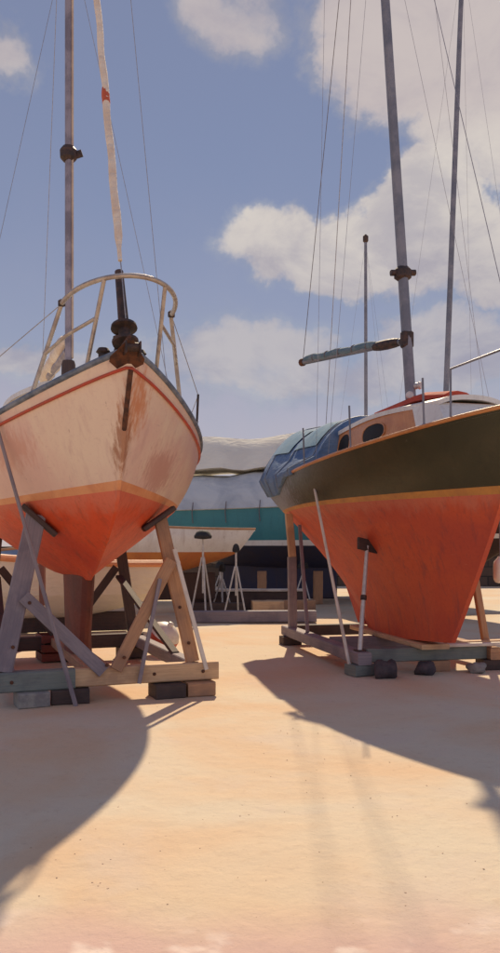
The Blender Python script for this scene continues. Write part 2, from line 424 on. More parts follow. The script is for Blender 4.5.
def LL(p): return MLw.inverted() @ Vector(p)
hull_parts(hl, lroot, M['cream'], M['peach'], M['red'], .075)
deck_part(hl, lroot, M['deck'])
rail_part(hl, lroot, M['rail_blue'], 'toe_rail', .034, .03)
rail_part(hl, lroot, M['red_trim'], 'rubbing_strake', .017, 0, lambda t, sd: hl.up(t, .89, sd) + Vector((sd*.008, -.008, 0)))
# stem fitting
mb = MB(); mb.beam((0, -LY0-.03, 3.50), (0, -LY0+.62-.035, 2.45), .05, .03, .008); mb.build('stem_band', M['rusty'], lroot)
# keel, rudder
mb = MB(); rows = []
for k in range(9):
    f = k / 8; z = lerp(1.50, .38, f); c0 = lerp(-.55, -.18, f) ; c1 = lerp(1.05, .85, f); th = lerp(.17, .14, f) + .03 * max(0, f - .8) * 5
    ring = []
    for j in range(20):
        a = 2*math.pi*j/20; x = (1 - math.cos(a)) / 2
        ring.append((math.copysign(1, math.sin(a)) * th * (abs(math.sin(a)) ** .8) if abs(math.sin(a)) > 1e-6 else 0, lerp(c0, c1, x), z))
    rows.append(ring)
mb.rings(rows); mb.build('keel', M['keel_red'], lroot)
mb = MB(); mb.rings([[(x*.05, 4.35 + yy*.7*k, z) for x, yy in ((-1, .2), (0, 0), (1, .2), (.6, .9), (0, 1), (-.6, .9))] for z, k in ((2.3, 1), (1.5, 1), (.7, .75))])
mb.build('rudder', M['keel_red'], lroot)
sp, co, cr = cabin(hl, lroot, M['white'], M['white'], -1.0, 2.7, 1.0, 3.84, .5, .05)
for sd in (-1, 1):
    for a, b_ in ((.25, .45), (.52, .72), (.78, .93)): window(sp, a, b_, .35, .8, sd, M['glass'], co, frame=M['steel'])
mb = MB(); mb.rings([[(x*.28, .15 + y*.3, z) for x, y in ((-1, -1), (1, -1), (1, 1), (-1, 1))] for z in (3.86, 3.98, 3.995)]); mb.build('hatch', M['deck'], lroot)
for sd in (-1, 1):
    mb = MB(); mb.rings([[hl.sheer_at(y, sd, dz, ins) for y, dz, ins in ((2.75, -.06, .3), (5.0, -.06, .3), (5.0, .24, .34), (2.75, .3, .34))], [hl.sheer_at(y, sd, dz, ins) for y, dz, ins in ((2.75, -.06, .38), (5.0, -.06, .38), (5.0, .24, .40), (2.75, .3, .40))]])
    mb.build('cockpit_coaming', M['white'], lroot)
# pulpit
def yl(s): return s - LY0
mb = MB()
def pul(u):  # u -1..1 around the bow
    a = u * math.pi / 2
    return Vector((.07 + .60 * math.sin(a) * (1 - .06*math.cos(a)), yl(.95 - 1.02 * math.cos(a)), 4.36 + .05*math.cos(a)))
mb.tube([pul(u) for u in frange(-1, 1, 24)], .026, 8)
for sd in (-1, 1):
    e = pul(sd); f = hl.sheer_at(yl(1.15), sd, .02, .06)
    mb.tube([e, e.lerp(f, .04) + Vector((0, .02, 0)), f], .024, 8)
    e2 = pul(sd*.36); f2 = hl.sheer_at(yl(.42), sd, .02, .05); mb.tube([e2, f2], .022, 8)
    # intermediate rail
    m0 = e.lerp(f, .52); m1 = e2.lerp(f2, .42); mb.tube([m0, (m0+m1)/2 + Vector((sd*.04, -.04, 0)), m1], .019, 8)
pu = mb.build('pulpit', M['steel'], lroot)
for sd in (-1, 1):
    mb = MB(); mb.lathe(pul(sd) + Vector((0, 0, -.03)), [(.02, 0), (.04, .01), (.04, .06), (.015, .08)], 10); mb.build('rail_fitting', M['dark'], pu)
# bow roller, anchor, furler drum
mb = MB()
for sd in (-1, 1): mb.beam((sd*.07, yl(-.16), 3.60), (sd*.07, yl(.5), 3.58), .015, .12)
mb.lathe((-.07, yl(-.1), 3.61), [(.03, 0), (.045, .01), (.045, .13), (.03, .14)], 12, (1, 0, 0))
mb.build('bow_roller', M['dark'], lroot)
mb = MB(); mb.beam((-.03, yl(-.12), 3.68), (-.03, yl(.75), 3.64), .035, .06)
mb.rings([[(-.03 + x, yl(y), z) for x, y, z in ((-.03, -.16, 3.66), (.03, -.16, 3.66), (.03, -.1, 3.62), (-.03, -.1, 3.62))], [(-.03 + x, yl(y), z) for x, y, z in ((-.17, -.02, 3.52), (.17, -.02, 3.52), (.17, .03, 3.48), (-.17, .03, 3.48))], [(-.03 + x, yl(y), z) for x, y, z in ((-.02, .16, 3.42), (.02, .16, 3.42), (.02, .17, 3.41), (-.02, .17, 3.41))]])
mb.build('anchor', M['rusty'], lroot)
mb = MB(); mb.lathe((.0, yl(.42), 3.56), [(.1, 0), (.12, .03), (.12, .09), (.08, .12), (.06, .2), (.085, .22), (.085, .27), (.02, .3)], 14)
mb.build('windlass', M['dark'], lroot)
mb = MB(); mb.lathe((-.2, yl(.34), 3.56), [(.05, 0), (.05, .06), (.075, .08), (.05, .12)], 12)
mb.build('bollard', M['dark'], lroot)
mb = MB(); mb.lathe((.19, yl(.36), 3.56), [(.05, 0), (.045, .08), (.06, .1), (.03, .14)], 12); mb.build('bollard', M['dark'], lroot)
# mast and rig
mtop = Vector((0, yl(4.2), 14.2)); mbase = Vector((0, yl(4.2), 3.92))
mb = MB(); rings = []
for f in frange(0, 1, 12):
    p = mbase.lerp(mtop, f); rings.append([p + Vector((.052*math.cos(a), .08*math.sin(a), 0)) for a in [2*math.pi*k/14 for k in range(14)]])
mb.rings(rings); ms = mb.build('mast', M['alu'], lroot)
mb = MB(); mb.beam(mbase + Vector((.05, -.02, .6)), mtop + Vector((.05, -.02, -.3)), .03, .09, .006, (0, 1, 0)); mb.build('mast_side_strip', M['alu_cream'], ms)  # cream strip along the right side of the mast
mb = MB(); mb.lathe((0, mbase.y, 7.38), [(.075, 0), (.12, .05), (.125, .16), (.08, .22)], 14)
mb.beam((.08, mbase.y, 7.48), (.19, mbase.y-.04, 7.52), .05, .1, .01); mb.build('mast_band', M['dark'], ms)
mb = MB(); mb.lathe((0, mbase.y, 3.88), [(.13, 0), (.13, .05), (.11, .10), (.10, .55), (.085, .6)], 14); mb.build('mast_boot', M['w_dark'], ms)
mb = MB()
for sd in (-1, 1): mb.beam((0, mbase.y, 10.9), (sd*.85, mbase.y+.12, 11.0), .05, .025)
mb.build('spreader', M['alu'], ms)
fs0 = Vector((0, yl(.2), 4.06)); fs1 = mtop + Vector((0, -.08, -.1))
mb = MB(); mb.lathe(fs0 + Vector((0, -.02, -.34)), [(.02, 0), (.03, .06), (.13, .1), (.135, .13), (.06, .15), (.06, .26), (.135, .28), (.13, .31), (.055, .34), (.05, .6), (.045, .98), (.02, 1.0)], 18, (fs1-fs0).normalized())
mb.build('furler_drum', M['dark'], lroot)
mb = MB(); pts = [fs0.lerp(fs1, f) + Vector((.006*math.sin(f*70), .006*math.cos(f*55), 0)) for f in frange(.066, .92, 60)]
mb.tube(pts, [lerp(.044, .028, i/60) * (1 + .05*math.sin(i*1.9)) * (1 if i > 1 else .5) for i in range(61)], 10)
fsail = mb.build('furled_sail', M['sail'], lroot)
mb = MB(); mb.tube([fs0.lerp(fs1, f) for f in frange(.263, .287, 5)], [.038, .046, .045, .047, .044, .037], 10); mb.build('sail_tie', M['sail_red'], fsail)
mb = MB()
mb.tube([fs0, fs1], .006, 6)
mb.build('forestay', M['wire'], lroot)
for sd in (-1, 1):
    tip = Vector((sd*.85, mbase.y+.12, 11.0))
    mb = MB(); mb.tube([hl.sheer_at(yl(4.2), sd, .02, .08), tip, mtop], .005, 5); mb.build('shroud', M['wire'], lroot)
    mb = MB(); mb.tube([hl.sheer_at(yl(3.6), sd, .02, .08), Vector((0, mbase.y, 10.8))], .004, 5); mb.build('shroud', M['wire'], lroot)
mb = MB(); mb.tube([Vector((0, yl(8.25), 3.3)), mtop], .005, 5); mb.build('backstay', M['wire'], lroot)
mb = MB(); mb.tube([(0, mbase.y+.1, 4.65), (0, mbase.y+3.3, 4.75)], .055, 10); bo = mb.build('boom', M['alu'], lroot)
mb = MB(); mb.tube([(0, mbase.y+.15+3.0*f, 4.80 + .02*math.sin(f*20)) for f in frange(0, 1, 14)], [.05] + [.12*(1+.12*math.sin(i*2.1)) for i in range(13)] + [.05], 10); mb.build('furled_mainsail', M['sail'], bo)
for o in bpy.data.objects:
    if o.parent == lroot and o.name.split('.')[0] in ('bow_roller', 'anchor', 'windlass', 'bollard'): o.location.z += .10
# stanchions and lifelines
for sd in (-1, 1):
    for yy in (yl(2.3), yl(3.6), yl(5.0), yl(6.4)):
        f = hl.sheer_at(yy, sd, .02, .06); mb = MB(); mb.tube([f, f + Vector((sd*.03, 0, .62))], .016, 8); mb.lathe(f, [(.035, -.01), (.035, .03), (.018, .05)], 10)
        mb.build('stanchion', M['dark'], lroot)
    mb = MB(); c = [pul(sd)] + [hl.sheer_at(yy, sd, .63, .03) for yy in (yl(2.3), yl(3.6), yl(5.0), yl(6.4), yl(8.1))]; mb.tube(c, .005, 5); mb.build('lifeline', M['wire'], lroot)
mb = MB()
for sd in (-1, 1): f = hl.sheer_at(yl(8.15), sd, .02, .1); mb.tube([f, f + Vector((0, 0, .62)), Vector((f.x*.5, f.y+.02, f.z+.63))], .016, 8)
mb.tube([hl.sheer_at(yl(8.15), -1, .64, .1), hl.sheer_at(yl(8.15), 1, .64, .1)], .016, 8); mb.build('pushpit', M['steel'], lroot)

# ------------------------------------------------------------------ left cradle (same local frame)
lc = empty('boat_cradle', lroot.location, LR)
tag(lc, 'timber cradle with crossed plank legs and a pale front beam under the cream yacht', 'boat cradle')
YF = yl(1.62); YR = yl(5.1)
# beams on blocks: ground 0, block .17, beam .22
part('front_beam', M['w_pale'], lc, 'beam', (-.30, YF, .28), (1.42, YF, .28), .17, .21, .014, wob=.004)
part('front_beam', M['w_green'], lc, 'beam', (-1.18, YF-.03, .275), (-.303, YF-.005, .275), .19, .22, .014, wob=.004)
part('rear_beam', M['w_dark'], lc, 'beam', (-1.2, YR, .28), (1.3, YR, .28), .18, .21, .014)
for x in (-1.0, 1.22): part('side_rail', M['w_grey'], lc, 'beam', (x, YF+.09, .27), (x, YR-.095, .27), .15, .17, .012)
part('keel_plank', M['w_warm'], lc, 'beam', (0, YF+.088, .31), (0, YR-.093, .31), .32, .13, .012)
def zc(y, x): return hl.under(y, abs(x))
# front frame: broad planks
ztl = zc(YF+.25, .72); ztr = zc(YF+.3, .72)
part('leg', M['w_grey'], lc, 'beam', (-1.10, YF-.03, .39), (-.70, YF+.22, ztl-.04), .225, .07, .01, (0, 1, 0), wob=.003)
part('leg', M['w_warm'], lc, 'beam', (1.12, YF+.01, .388), (.78, YF+.28, ztr-.02), .16, .07, .01, (0, 1, 0), wob=.003)
part('brace', M['w_grey'], lc, 'beam', (.02, YF-.105, .34), (-.86, YF+.0, 1.22), .15, .045, .008, (0, 1, 0))
part('brace', M['w_warm'], lc, 'beam', (.16, YF-.115, .36), (.86, YF+.04, 1.62), .145, .045, .008, (0, 1, 0))
part('lath', M['w_white'], lc, 'beam', (1.26, YF-.095, .30), (.90, YF+.05, 1.75), .05, .03, .005, (0, 1, 0))
part('lath', M['w_grey'], lc, 'beam', (.42, YF-.16, .19), (.70, YF-.05, 1.4), .045, .03, .005, (0, 1, 0))
for x in (-.70, .78):
    z = zc(YF+.3, x); part('hull_pad', M['w_dark'], lc, 'beam', (x - .22*math.copysign(1, x), YF+.22, zc(YF+.25, abs(x)-.22)-.045), (x + .16*math.copysign(1, x), YF+.22, zc(YF+.25, abs(x)+.16)-.045), .16, .06, .012)
for x, z, y in ((-1.0, .28, -.125), (.62, .28, -.087), (1.22, .28, -.087), (.25, .5, -.146), (.05, .42, -.14), (1.06, .62, -.02), (.96, 1.05, .02), (-.98, .66, -.035), (-.80, 1.15, -.03)):
    part('bolt', M['rusty'], lc, 'lathe', (x, YF + y + .004, z), [(.022, .0), (.022, .012), (.013, .013), (.013, .024)], 6, (0, -1, 0))
# rear frame, dark
for x, xt in ((-1.1, -.95), (1.15, .9)):
    part('leg', M['w_dark'], lc, 'beam', (x, YR, .385), (xt, YR-.1, zc(YR-.1, abs(xt))-.02), .16, .09, .01, (0, 1, 0))
    part('brace', M['w_dark'], lc, 'beam', (.05*x, YR-.1, .36), (xt*.95, YR-.13, 1.45), .12, .04, .008, (0, 1, 0))
for x, xb in ((-.95, -1.0), (.9, 1.2)):
    part('brace', M['w_dark'], lc, 'beam', (xb, YF+1.1, .35), (x, YR-.1, 1.3), .11, .05, .008)
# blocks beneath: separate things
def block(name, loc, sz, rz, mat, label, cat='wooden block', group='blocks under the cradles'):
    o_ = MB(); o_.beam((-sz[0]/2, 0, sz[2]/2), (sz[0]/2, 0, sz[2]/2), sz[1], sz[2], .012, wob=.003)
    o = o_.build(name, mat); o.location = loc; o.rotation_euler = (0, 0, rz); tag(o, label, cat, group); return o
def lwz(x, y, z=0): p = LW((x, y, z)); return (p.x, p.y, z)
block('support_block', lwz(-.78, YF-.06), (.34, .34, .163), LR+.1, M['block'], 'pale grey block under the left end of the front beam below the cream yacht')
block('support_block', lwz(-.35, YF-.02), (.42, .3, .163), LR-.08, M['w_dark'], 'dark timber block under the middle of the front beam, left of the thin poles')
block('support_block', lwz(.78, YF-.06), (.36, .34, .163), LR+.05, M['w_dark'], 'dark timber block under the right half of the front beam below the cream yacht')
block('support_block', lwz(1.17, YF-.03), (.34, .36, .163), LR, M['w_warm'], 'brown timber block under the right end of the front beam below the cream yacht')
for x, w_ in ((-1.0, 'left'), (1.1, 'right')): block('support_block', lwz(x, YR), (.4, .3, .173), LR, M['w_dark'], f'dark block under the {w_} end of the rear beam behind the fin keel', group='blocks under the cradles')
# leaning pole against the gunwale
p0 = LW((-.32, YF-.26, 0.0)); g1 = hl.sheer_at(yl(1.62), -1, .05, -.05); p1 = LW(g1); p1 = p0 + (p1 - p0) * 1.08
mb = MB(); mb.tube([p0 + (p1-p0)*f for f in frange(0, 1, 12)], [lerp(.027, .019, i/12) for i in range(13)], 8)
tag(mb.build('prop_pole', M['w_grey']), 'thin grey pole leaning from the front beam against the gunwale of the cream yacht', 'pole')

# ================================================================== RIGHT YACHT
RB = Vector((3.12, 9.05, 0)); RR = R(13); RY0 = 3.4
def ry(s): return s - RY0
hr = Hull(L=7.4, over=.16, stem_w=.58, y0=RY0, zwl=2.40, bulge=.04, fore=1.3, fp=1.1, aft=2.35, ap=.95, kt=.13,
          hbs=lambda t, f=plan(.54, .68, .82): 1.50 * f(t), hbw=lambda t, f=plan(.54, .95, .64): 1.30 * f(t),
          sheer=lambda t: 3.36 - 1.15*t + .76*t*t, depth=lambda t: 1.90 + .08 * min(1, t*2.5),
          sec=lambda q: (q ** 1.9) * (1.28 - .28*q))
rroot = empty('sailing_yacht', (RB.x - math.sin(RR)*RY0, RB.y + math.cos(RR)*RY0, 0), RR)
tag(rroot, 'dark olive sailing yacht with orange-red keel, blue cockpit tent and varnished cabin side', 'sailboat')
MRw = Matrix.Translation(rroot.location) @ Matrix.Rotation(RR, 4, 'Z')
def RW(p): return MRw @ Vector(p)
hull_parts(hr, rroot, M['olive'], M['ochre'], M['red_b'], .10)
deck_part(hr, rroot, M['deck'])
rail_part(hr, rroot, M['mahogany'], 'toe_rail', .026, .02)
# rudder hung on the aft edge
mb = MB(); rows = []
for q in frange(.02, .9, 8):
    a = hr.lo(1, q); rows.append([(x, a.y + yy, a.z) for x, yy in ((-.05, .03), (.05, .03), (.04, .22 + .2*(1-q)), (-.04, .22 + .2*(1-q)))])
mb.rings(rows); mb.build('rudder', M['red_b'], rroot)
sp, co, cr = cabin(hr, rroot, M['white'], M['mahogany'], ry(.95), ry(4.45), .82, 3.68, .5, .0, .62)
for sd in (-1, 1):
    window(sp, .40, .62, .42, .80, sd, M['port'], co, frame=M['mahogany']); window(sp, .80, .96, .36, .86, sd, M['port'], co, frame=M['mahogany'])
mb = MB()   # white forward end of the cabin
mb.rings([[sp(t, f, -1) + Vector((-.012, -.012, 0)) for t in (.17, .08, .0)] + [sp(t, f, 1) + Vector((.012, -.012, 0)) for t in (.0, .08, .17)] for f in frange(.02, .98, 4)], caps=False, closed=False)
mb.build('cabin_front', M['white'], rroot)
mb = MB(); rows = []
for i in range(13):
    f = i/12; yv = lerp(ry(1.75), ry(3.95), f); e = min(1, math.sin(math.pi*clamp(f, .03, .97))*2.2) ** .5
    rows.append([(x*.46*e, yv, 3.73 + .045*(1-x*x) + z*.10*e) for x, z in ((-1, 0), (-.95, .7), (-.6, 1), (0, 1.08), (.6, 1), (.95, .7), (1, 0))])
mb.rings(rows); mb.build('hatch_cover', M['red_canvas'], rroot)
# cockpit tent
mb = MB(); rows = []
TH = lambda f: lerp(3.90, 4.08, f) + .03*math.sin(f*math.pi*3) ; N = 22
for i in range(N + 1):
    f = i / N; yv = lerp(ry(4.40), ry(7.42), f); b0 = hr.sheer_at(yv, 1)
    zt = TH(f); w = b0.x * lerp(.74, 1.0, min(1, f*1.5))
    end = clamp((1 - f) / .14); zt = lerp(b0.z + .55, zt, end ** .5)
    drp = .24 * clamp((f - .12) / .35) ; row = []
    for k in range(17):
        a = math.pi * k / 16; ee = .62
        cx = math.copysign(abs(math.cos(a)) ** ee, math.cos(a)); sz_ = abs(math.sin(a)) ** .85
        row.append((w * cx * lerp(1.07, .80, sz_), yv, b0.z + .07 + (zt - b0.z - .07) * sz_ - .025*abs(math.sin(i*math.pi/N*3.5))*sz_))
    def skirt(sd):          # canvas hanging outside the hull
        pts = []
        for e in (0, .34, .67):
            z = lerp(b0.z - drp, b0.z + .055, e); h_ = hr.side_at(min(yv, ry(7.36)), min(z, b0.z), sd)
            pts.append((h_.x + sd * (.05 + .012*math.sin(i*1.9 + e*3)), yv, z))
        return pts
    w0 = max(abs(row[0][0]), b0.x + .055); row[0] = (w0, yv, row[0][2]); row[16] = (-w0, yv, row[16][2])
    if drp <= 0: row = [(row[0][0]*lerp(.99, 1, e), yv, row[0][2] - .10*(1-e)) for e in (0, .34, .67)] + row + [(row[16][0]*lerp(1, .99, 1-e), yv, row[16][2] - .10*(1-e)) for e in (.67, .34, 0)]
    else: row = skirt(1) + row + list(reversed(skirt(-1)))
    rows.append(row)
mb.rings(rows); tent = mb.build('cockpit_tent', M['blue_canvas'], rroot, angle=60)
for i in (1, 8, 15, 20): part('seam', M['rail_blue'], tent, 'tube', [Vector(p) + Vector((0, 0, .004)) for p in rows[i]], .014, 6)
def tentpt(f, k, sd):
    i = f * N; i0 = min(N-1, int(i)); ff = i - i0; kk = (16 - k) if sd < 0 else k; k0 = min(15, int(kk)); kf = kk - k0
    g4 = lambda a, b_: Vector(rows[a][b_ + 3])
    return (g4(i0, k0).lerp(g4(i0, k0+1), kf)).lerp(g4(i0+1, k0).lerp(g4(i0+1, k0+1), kf), ff)
for sd in (-1, 1):
    def tp(f, k): 
        p = tentpt(f, k, sd); return p + Vector((sd*.02, 0, .012))
    for a, b_ in ((.06, .36), (.44, .78)):
        mb = MB(); mb.rings([[tp(f, k) for f in frange(a, b_, 6)] for k in (2.0, 2.8, 3.8, 4.8, 5.6)], caps=False, closed=False); mb.build('clear_panel', M['vinyl'], tent)
# transom trim / outboard bracket
mb = MB(); tr = hr.up(1, .5); mb.beam((-.35, tr.y+.05, 2.78), (.35, tr.y+.05, 2.78), .05, .2, .01); mb.build('transom_pad', M['w_dark'], rroot)
# mast, raked aft and heeled a little
rb = Vector((0, ry(3.2), 3.74)); rt = Vector((-.45, ry(3.85), 14.6))
mb = MB(); rings = []
for f in frange(0, 1, 14):
    p = rb.lerp(rt, f); k_ = lerp(1, .72, f); rings.append([p + Vector((.075*k_*math.cos(a), .105*k_*math.sin(a), 0)) for a in [2*math.pi*k/14 for k in range(14)]])
mb.rings(rings); ms = mb.build('mast', M['alu_b'], rroot)
def rm(z): return rb.lerp(rt, (z - rb.z) / (rt.z - rb.z))
mb = MB(); c = rm(5.86); mb.lathe(c, [(.08, -.1), (.13, -.06), (.13, .05), (.085, .1)], 14); mb.beam(c + Vector((-.19, 0, .0)), c + Vector((.2, 0, .03)), .09, .08, .02); mb.build('mast_bracket', M['dark'], ms)
mb = MB(); c = rm(4.86); mb.lathe(c, [(.082, -.12), (.10, -.1), (.10, .1), (.082, .12)], 14); mb.build('gooseneck', M['dark'], ms)
mb = MB(); mb.lathe(rb, [(.16, -.03), (.16, .05), (.12, .08), (.115, .2), (.09, .22)], 14); mb.build('mast_step', M['rusty'], ms)
mb = MB()
for zz, ang in ((4.0, -.5), (4.15, .6)):
    mb = MB(); c = rm(zz); d = Vector((math.sin(ang), -math.cos(ang), 0)); mb.lathe(c + d*.09, [(.05, 0), (.045, .05), (.06, .07), (.05, .1)], 12, d); mb.build('mast_winch', M['galv'], ms)
mb = MB(); c = rm(12.4)
for sd in (-1, 1): mb.beam(c, c + Vector((sd*.75, .1, .05)), .05, .022)
mb.build('spreader', M['alu_b'], ms)
be = Vector((-.92, ry(5.75), 5.02)); bs_ = rm(4.86) + Vector((-.04, .12, 0))
mb = MB(); mb.tube([bs_.lerp(be, f) for f in frange(0, 1, 8)], .05, 10); bo = mb.build('boom', M['alu_b'], rroot)
mb = MB(); pts = [bs_.lerp(be, f) + Vector((0, 0, .035 + .01*math.sin(f*23))) for f in frange(.22, .97, 24)]
mb.tube(pts, [.052] + [.066*(1+.06*math.sin(i*1.7)) for i in range(23)] + [.052], 10); mb.build('boom_cover', M['boom_cover'], bo)
for f in (.30, .44, .58, .72, .86):
    c = bs_.lerp(be, f) + Vector((0, 0, .035)); part('cover_tie', M['wire_d'], bo, 'lathe', c, [(.066, -.012), (.074, -.008), (.074, .008), (.066, .012)], 12, (be-bs_).normalized())
mb = MB(); mb.tube([bs_.lerp(be, f) for f in frange(.02, .24, 6)], [.06, .072, .076, .08, .078, .074, .06], 10); mb.build('boom_collar', M['dark'], bo)
mb = MB(); d = (be - bs_).normalized(); mb.lathe(be - d*.04, [(.06, 0), (.068, .02), (.068, .08), (.03, .1)], 10, d); mb.build('boom_end', M['rusty'], bo)
part('topping_lift', M['wire_d'], rroot, 'tube', [be, rt], .006, 5)
part('backstay', M['wire'], rroot, 'tube', [(0, ry(7.45), 3.05), rt], .0065, 6)
part('forestay', M['wire'], rroot, 'tube', [(0, ry(.1), 3.42), rt + Vector((0, -.1, -.15))], .005, 6)
for sd in (-1, 1):
    tip = rm(12.4) + Vector((sd*.75, .1, .05)); part('shroud', M['wire'], rroot, 'tube', [hr.sheer_at(ry(3.4), sd, .02, .05), tip, rt], .003, 5)
    part('shroud', M['wire'], rroot, 'tube', [hr.sheer_at(ry(3.0), sd, .02, .05), rm(12.2)], .003, 5)
for sd in (-1, 1):
    for s_ in (1.1, 2.4, 3.9):
        f = hr.sheer_at(ry(s_), sd, .02, .05); mb = MB(); mb.tube([f, f + Vector((sd*.02, 0, .60))], .014, 8); mb.lathe(f, [(.03, -.01), (.03, .03), (.016, .05)], 10); mb.build('stanchion', M['alu_b'], rroot)
mb = MB()
for sd in (-1, 1):
    f = hr.sheer_at(ry(.75), sd, .02, .04); g_ = hr.sheer_at(ry(.15), sd, .02, .02); T = Vector((0, 0, .6))
    mb.tube([f, f+T, g_+T+Vector((sd*.06, -.1, .03)), Vector((0, ry(-.18), g_.z+.64))], .015, 8); mb.tube([g_, g_+T+Vector((sd*.06, -.1, .03))], .014, 8)
mb.build('pulpit', M['alu_b'], rroot)
# ------------------------------------------------------------------ right cradle
rc = empty('boat_cradle', rroot.location, RR)
tag(rc, 'low grey timber cradle with props and long rails under the olive yacht at the right', 'boat cradle')
yf, yr_, xw = ry(2.75), ry(6.2), 1.02
part('side_rail', M['w_grey'], rc, 'beam', (-xw, yf-.28, .235), (-xw, yr_+.25, .235), .2, .17, .014, wob=.004)
part('side_rail', M['w_warm'], rc, 'beam', (xw, yf-.2, .235), (xw, yr_+.25, .235), .2, .17, .014, wob=.004)
part('front_beam', M['w_green'], rc, 'beam', (-xw+.102, yf, .25), (xw-.102, yf, .25), .2, .19, .014, wob=.003)
part('middle_beam', M['w_grey'], rc, 'beam', (-xw+.102, ry(4.2), .25), (xw-.102, ry(4.2), .25), .2, .19, .014)
part('rear_beam', M['w_dark'], rc, 'beam', (-xw+.102, yr_, .25), (xw-.102, yr_, .25), .2, .19, .014)
part('keel_plank', M['w_pale'], rc, 'beam', (0, yf-.35, .383), (0, ry(5.3), .383), .42, .07, .01)
part('plank', M['w_white'], rc, 'beam', (.1, yf-.14, .372), (1.3, yf-.12, .372), .12, .045, .008)
part('plank', M['w_pale'], rc, 'beam', (.35, yf+.10, .37), (1.32, yf+.16, .37), .16, .05, .008)
def rz_(y, x): return hr.under(y, abs(x))
# aft starboard post, two-tone
pt = hr.side_at(ry(6.0), 2.36, -1)
k_ = Vector((-1.02, ry(6.05), .322)); mid = k_.lerp(pt, .62)
part('leg', M['w_grey'], rc, 'beam', k_, mid, .15, .10, .01, (0, 1, 0)); part('leg', M['w_pale'], rc, 'beam', mid + Vector((0, -.03, .002)), pt + Vector((-.05, 0, .0)), .13, .09, .01, (0, 1, 0))
part('brace', M['w_grey'], rc, 'beam', (-1.0, ry(5.2), .325), hr.side_at(ry(5.9), 2.15, -1) + Vector((-.05, 0, 0)), .06, .05, .008)
p_ = hr.side_at(ry(6.0), 2.3, 1); part('leg', M['w_dark'], rc, 'beam', (1.02, ry(6.05), .322), p_ + Vector((.04, 0, 0)), .15, .10, .01, (0, 1, 0))
p_ = hr.side_at(ry(3.1), 1.95, 1); part('leg', M['w_warm'], rc, 'beam', (1.1, ry(3.0), .322), p_ + Vector((.04, 0, 0)), .10, .09, .01, (0, 1, 0))
p_ = hr.side_at(ry(4.0), 1.7, 1); part('leg', M['w_grey'], rc, 'beam', (1.0, ry(4.0), .322), p_ + Vector((.04, 0, 0)), .09, .08, .01, (0, 1, 0))
def rwz(x, y): p = RW((x, y, 0)); return (p.x, p.y, 0)
block('support_block', rwz(-xw, yf-.12), (.34, .3, .148), RR+.2, M['w_green'], 'greenish block under the near left corner of the cradle of the olive yacht')
block('support_block', rwz(xw, yf-.05), (.36, .3, .148), RR-.1, M['w_dark'], 'dark block under the near right corner of the cradle of the olive yacht')
block('support_block', rwz(-xw, yr_), (.34, .3, .148), RR, M['w_dark'], 'dark block under the far left end of the long rail of the olive yacht cradle')
block('support_block', rwz(xw, yr_), (.34, .3, .148), RR, M['w_dark'], 'dark block under the far right end of the cradle, hidden behind the red keel')
block('support_block', rwz(.15, yf-.02), (.34, .26, .152), RR+.05, M['w_warm'], 'brown block under the middle of the front beam below the red keel')
def rock(loc, s, seed, mat, label):
    o = MB().rock((0, 0, s[2]*.82), s[0], s[1], s[2], seed).build('stone', mat, angle=85); o.location = loc; tag(o, label, 'stone', 'stones beside the right cradle')
w = rwz(-.78, yf-.46); rock(w, (.17, .14, .13), 3, M['stone'], 'large dark stone in front of the near left cradle corner of the olive yacht')
w = rwz(-.15, yf-.34); rock(w, (.15, .12, .10), 5, M['stone'], 'dark stone in front of the cradle, below the middle of the red keel')
w = rwz(.62, yf-.36); rock(w, (.13, .11, .08), 9, M['block'], 'pale stone in front of the right half of the olive yacht cradle')
# pad prop against the keel side
pp = hr.side_at(ry(3.05), 1.80, -1); foot = Vector((-1.02, ry(2.66), .32))
prop = empty('hull_prop', RW(foot), RR); tag(prop, 'steel prop with a flat dark pad pressed against the side of the orange-red keel', 'prop')
rel = pp - foot; tip = rel + Vector((-.075, -.03, -.01))
part('shaft', M['galv'], prop, 'tube', [(0, 0, 0), tip*.5, tip], [.034, .032, .026], 10)
part('collar', M['dark'], prop, 'lathe', tip*.5, [(.03, -.04), (.045, -.03), (.045, .03), (.03, .04)], 12, tip.normalized())
nrm = Vector((-.75, -.35, -.5)).normalized()
part('pad', M['w_dark'], prop, 'beam', rel + nrm*.035 + Vector((-.2, -.05, .05)), rel + nrm*.035 + Vector((.12, .03, -.02)), .18, .045, .012, nrm.cross(Vector((1, .2, -.2))))
part('foot', M['dark'], prop, 'beam', (-.07, 0, .012), (.07, 0, .012), .14, .02, .004)
# long thin pole leaning on the topsides
p0 = RW((-1.16, ry(2.62), 0)); q1 = hr.side_at(ry(3.55), 2.56, -1) + Vector((-.03, 0, 0)); p1 = RW(q1); p1 = p0 + (p1 - p0)*1.03
mb = MB(); mb.tube([p0 + (p1-p0)*f for f in frange(0, 1, 12)], [lerp(.026, .020, i/12) for i in range(13)], 8)
tag(mb.build('prop_pole', M['w_white']), 'thin pale pole leaning on the ochre waterline stripe of the olive yacht', 'pole')
# fender hanging on the far side
fp = hr.sheer_at(ry(3.55), 1, .03, -.16); fe = empty('fender', RW(Vector((fp.x, fp.y, 1.2))), RR)
tag(fe, 'white fender hanging low on a rope at the far side of the olive yacht', 'fender')
part('body', M['fender'], fe, 'lathe', (.0, 0, 0), [(.02, 0), (.07, .015), (.095, .06), (.10, .11), (.10, .28), (.09, .34), (.045, .39), (.03, .42)], 18)
part('rope', M['wire_d'], fe, 'tube', [(0, 0, .41), (-.02, 0, fp.z - 1.2), (-.12, 0, fp.z - 1.2 + .02)], .009, 6)

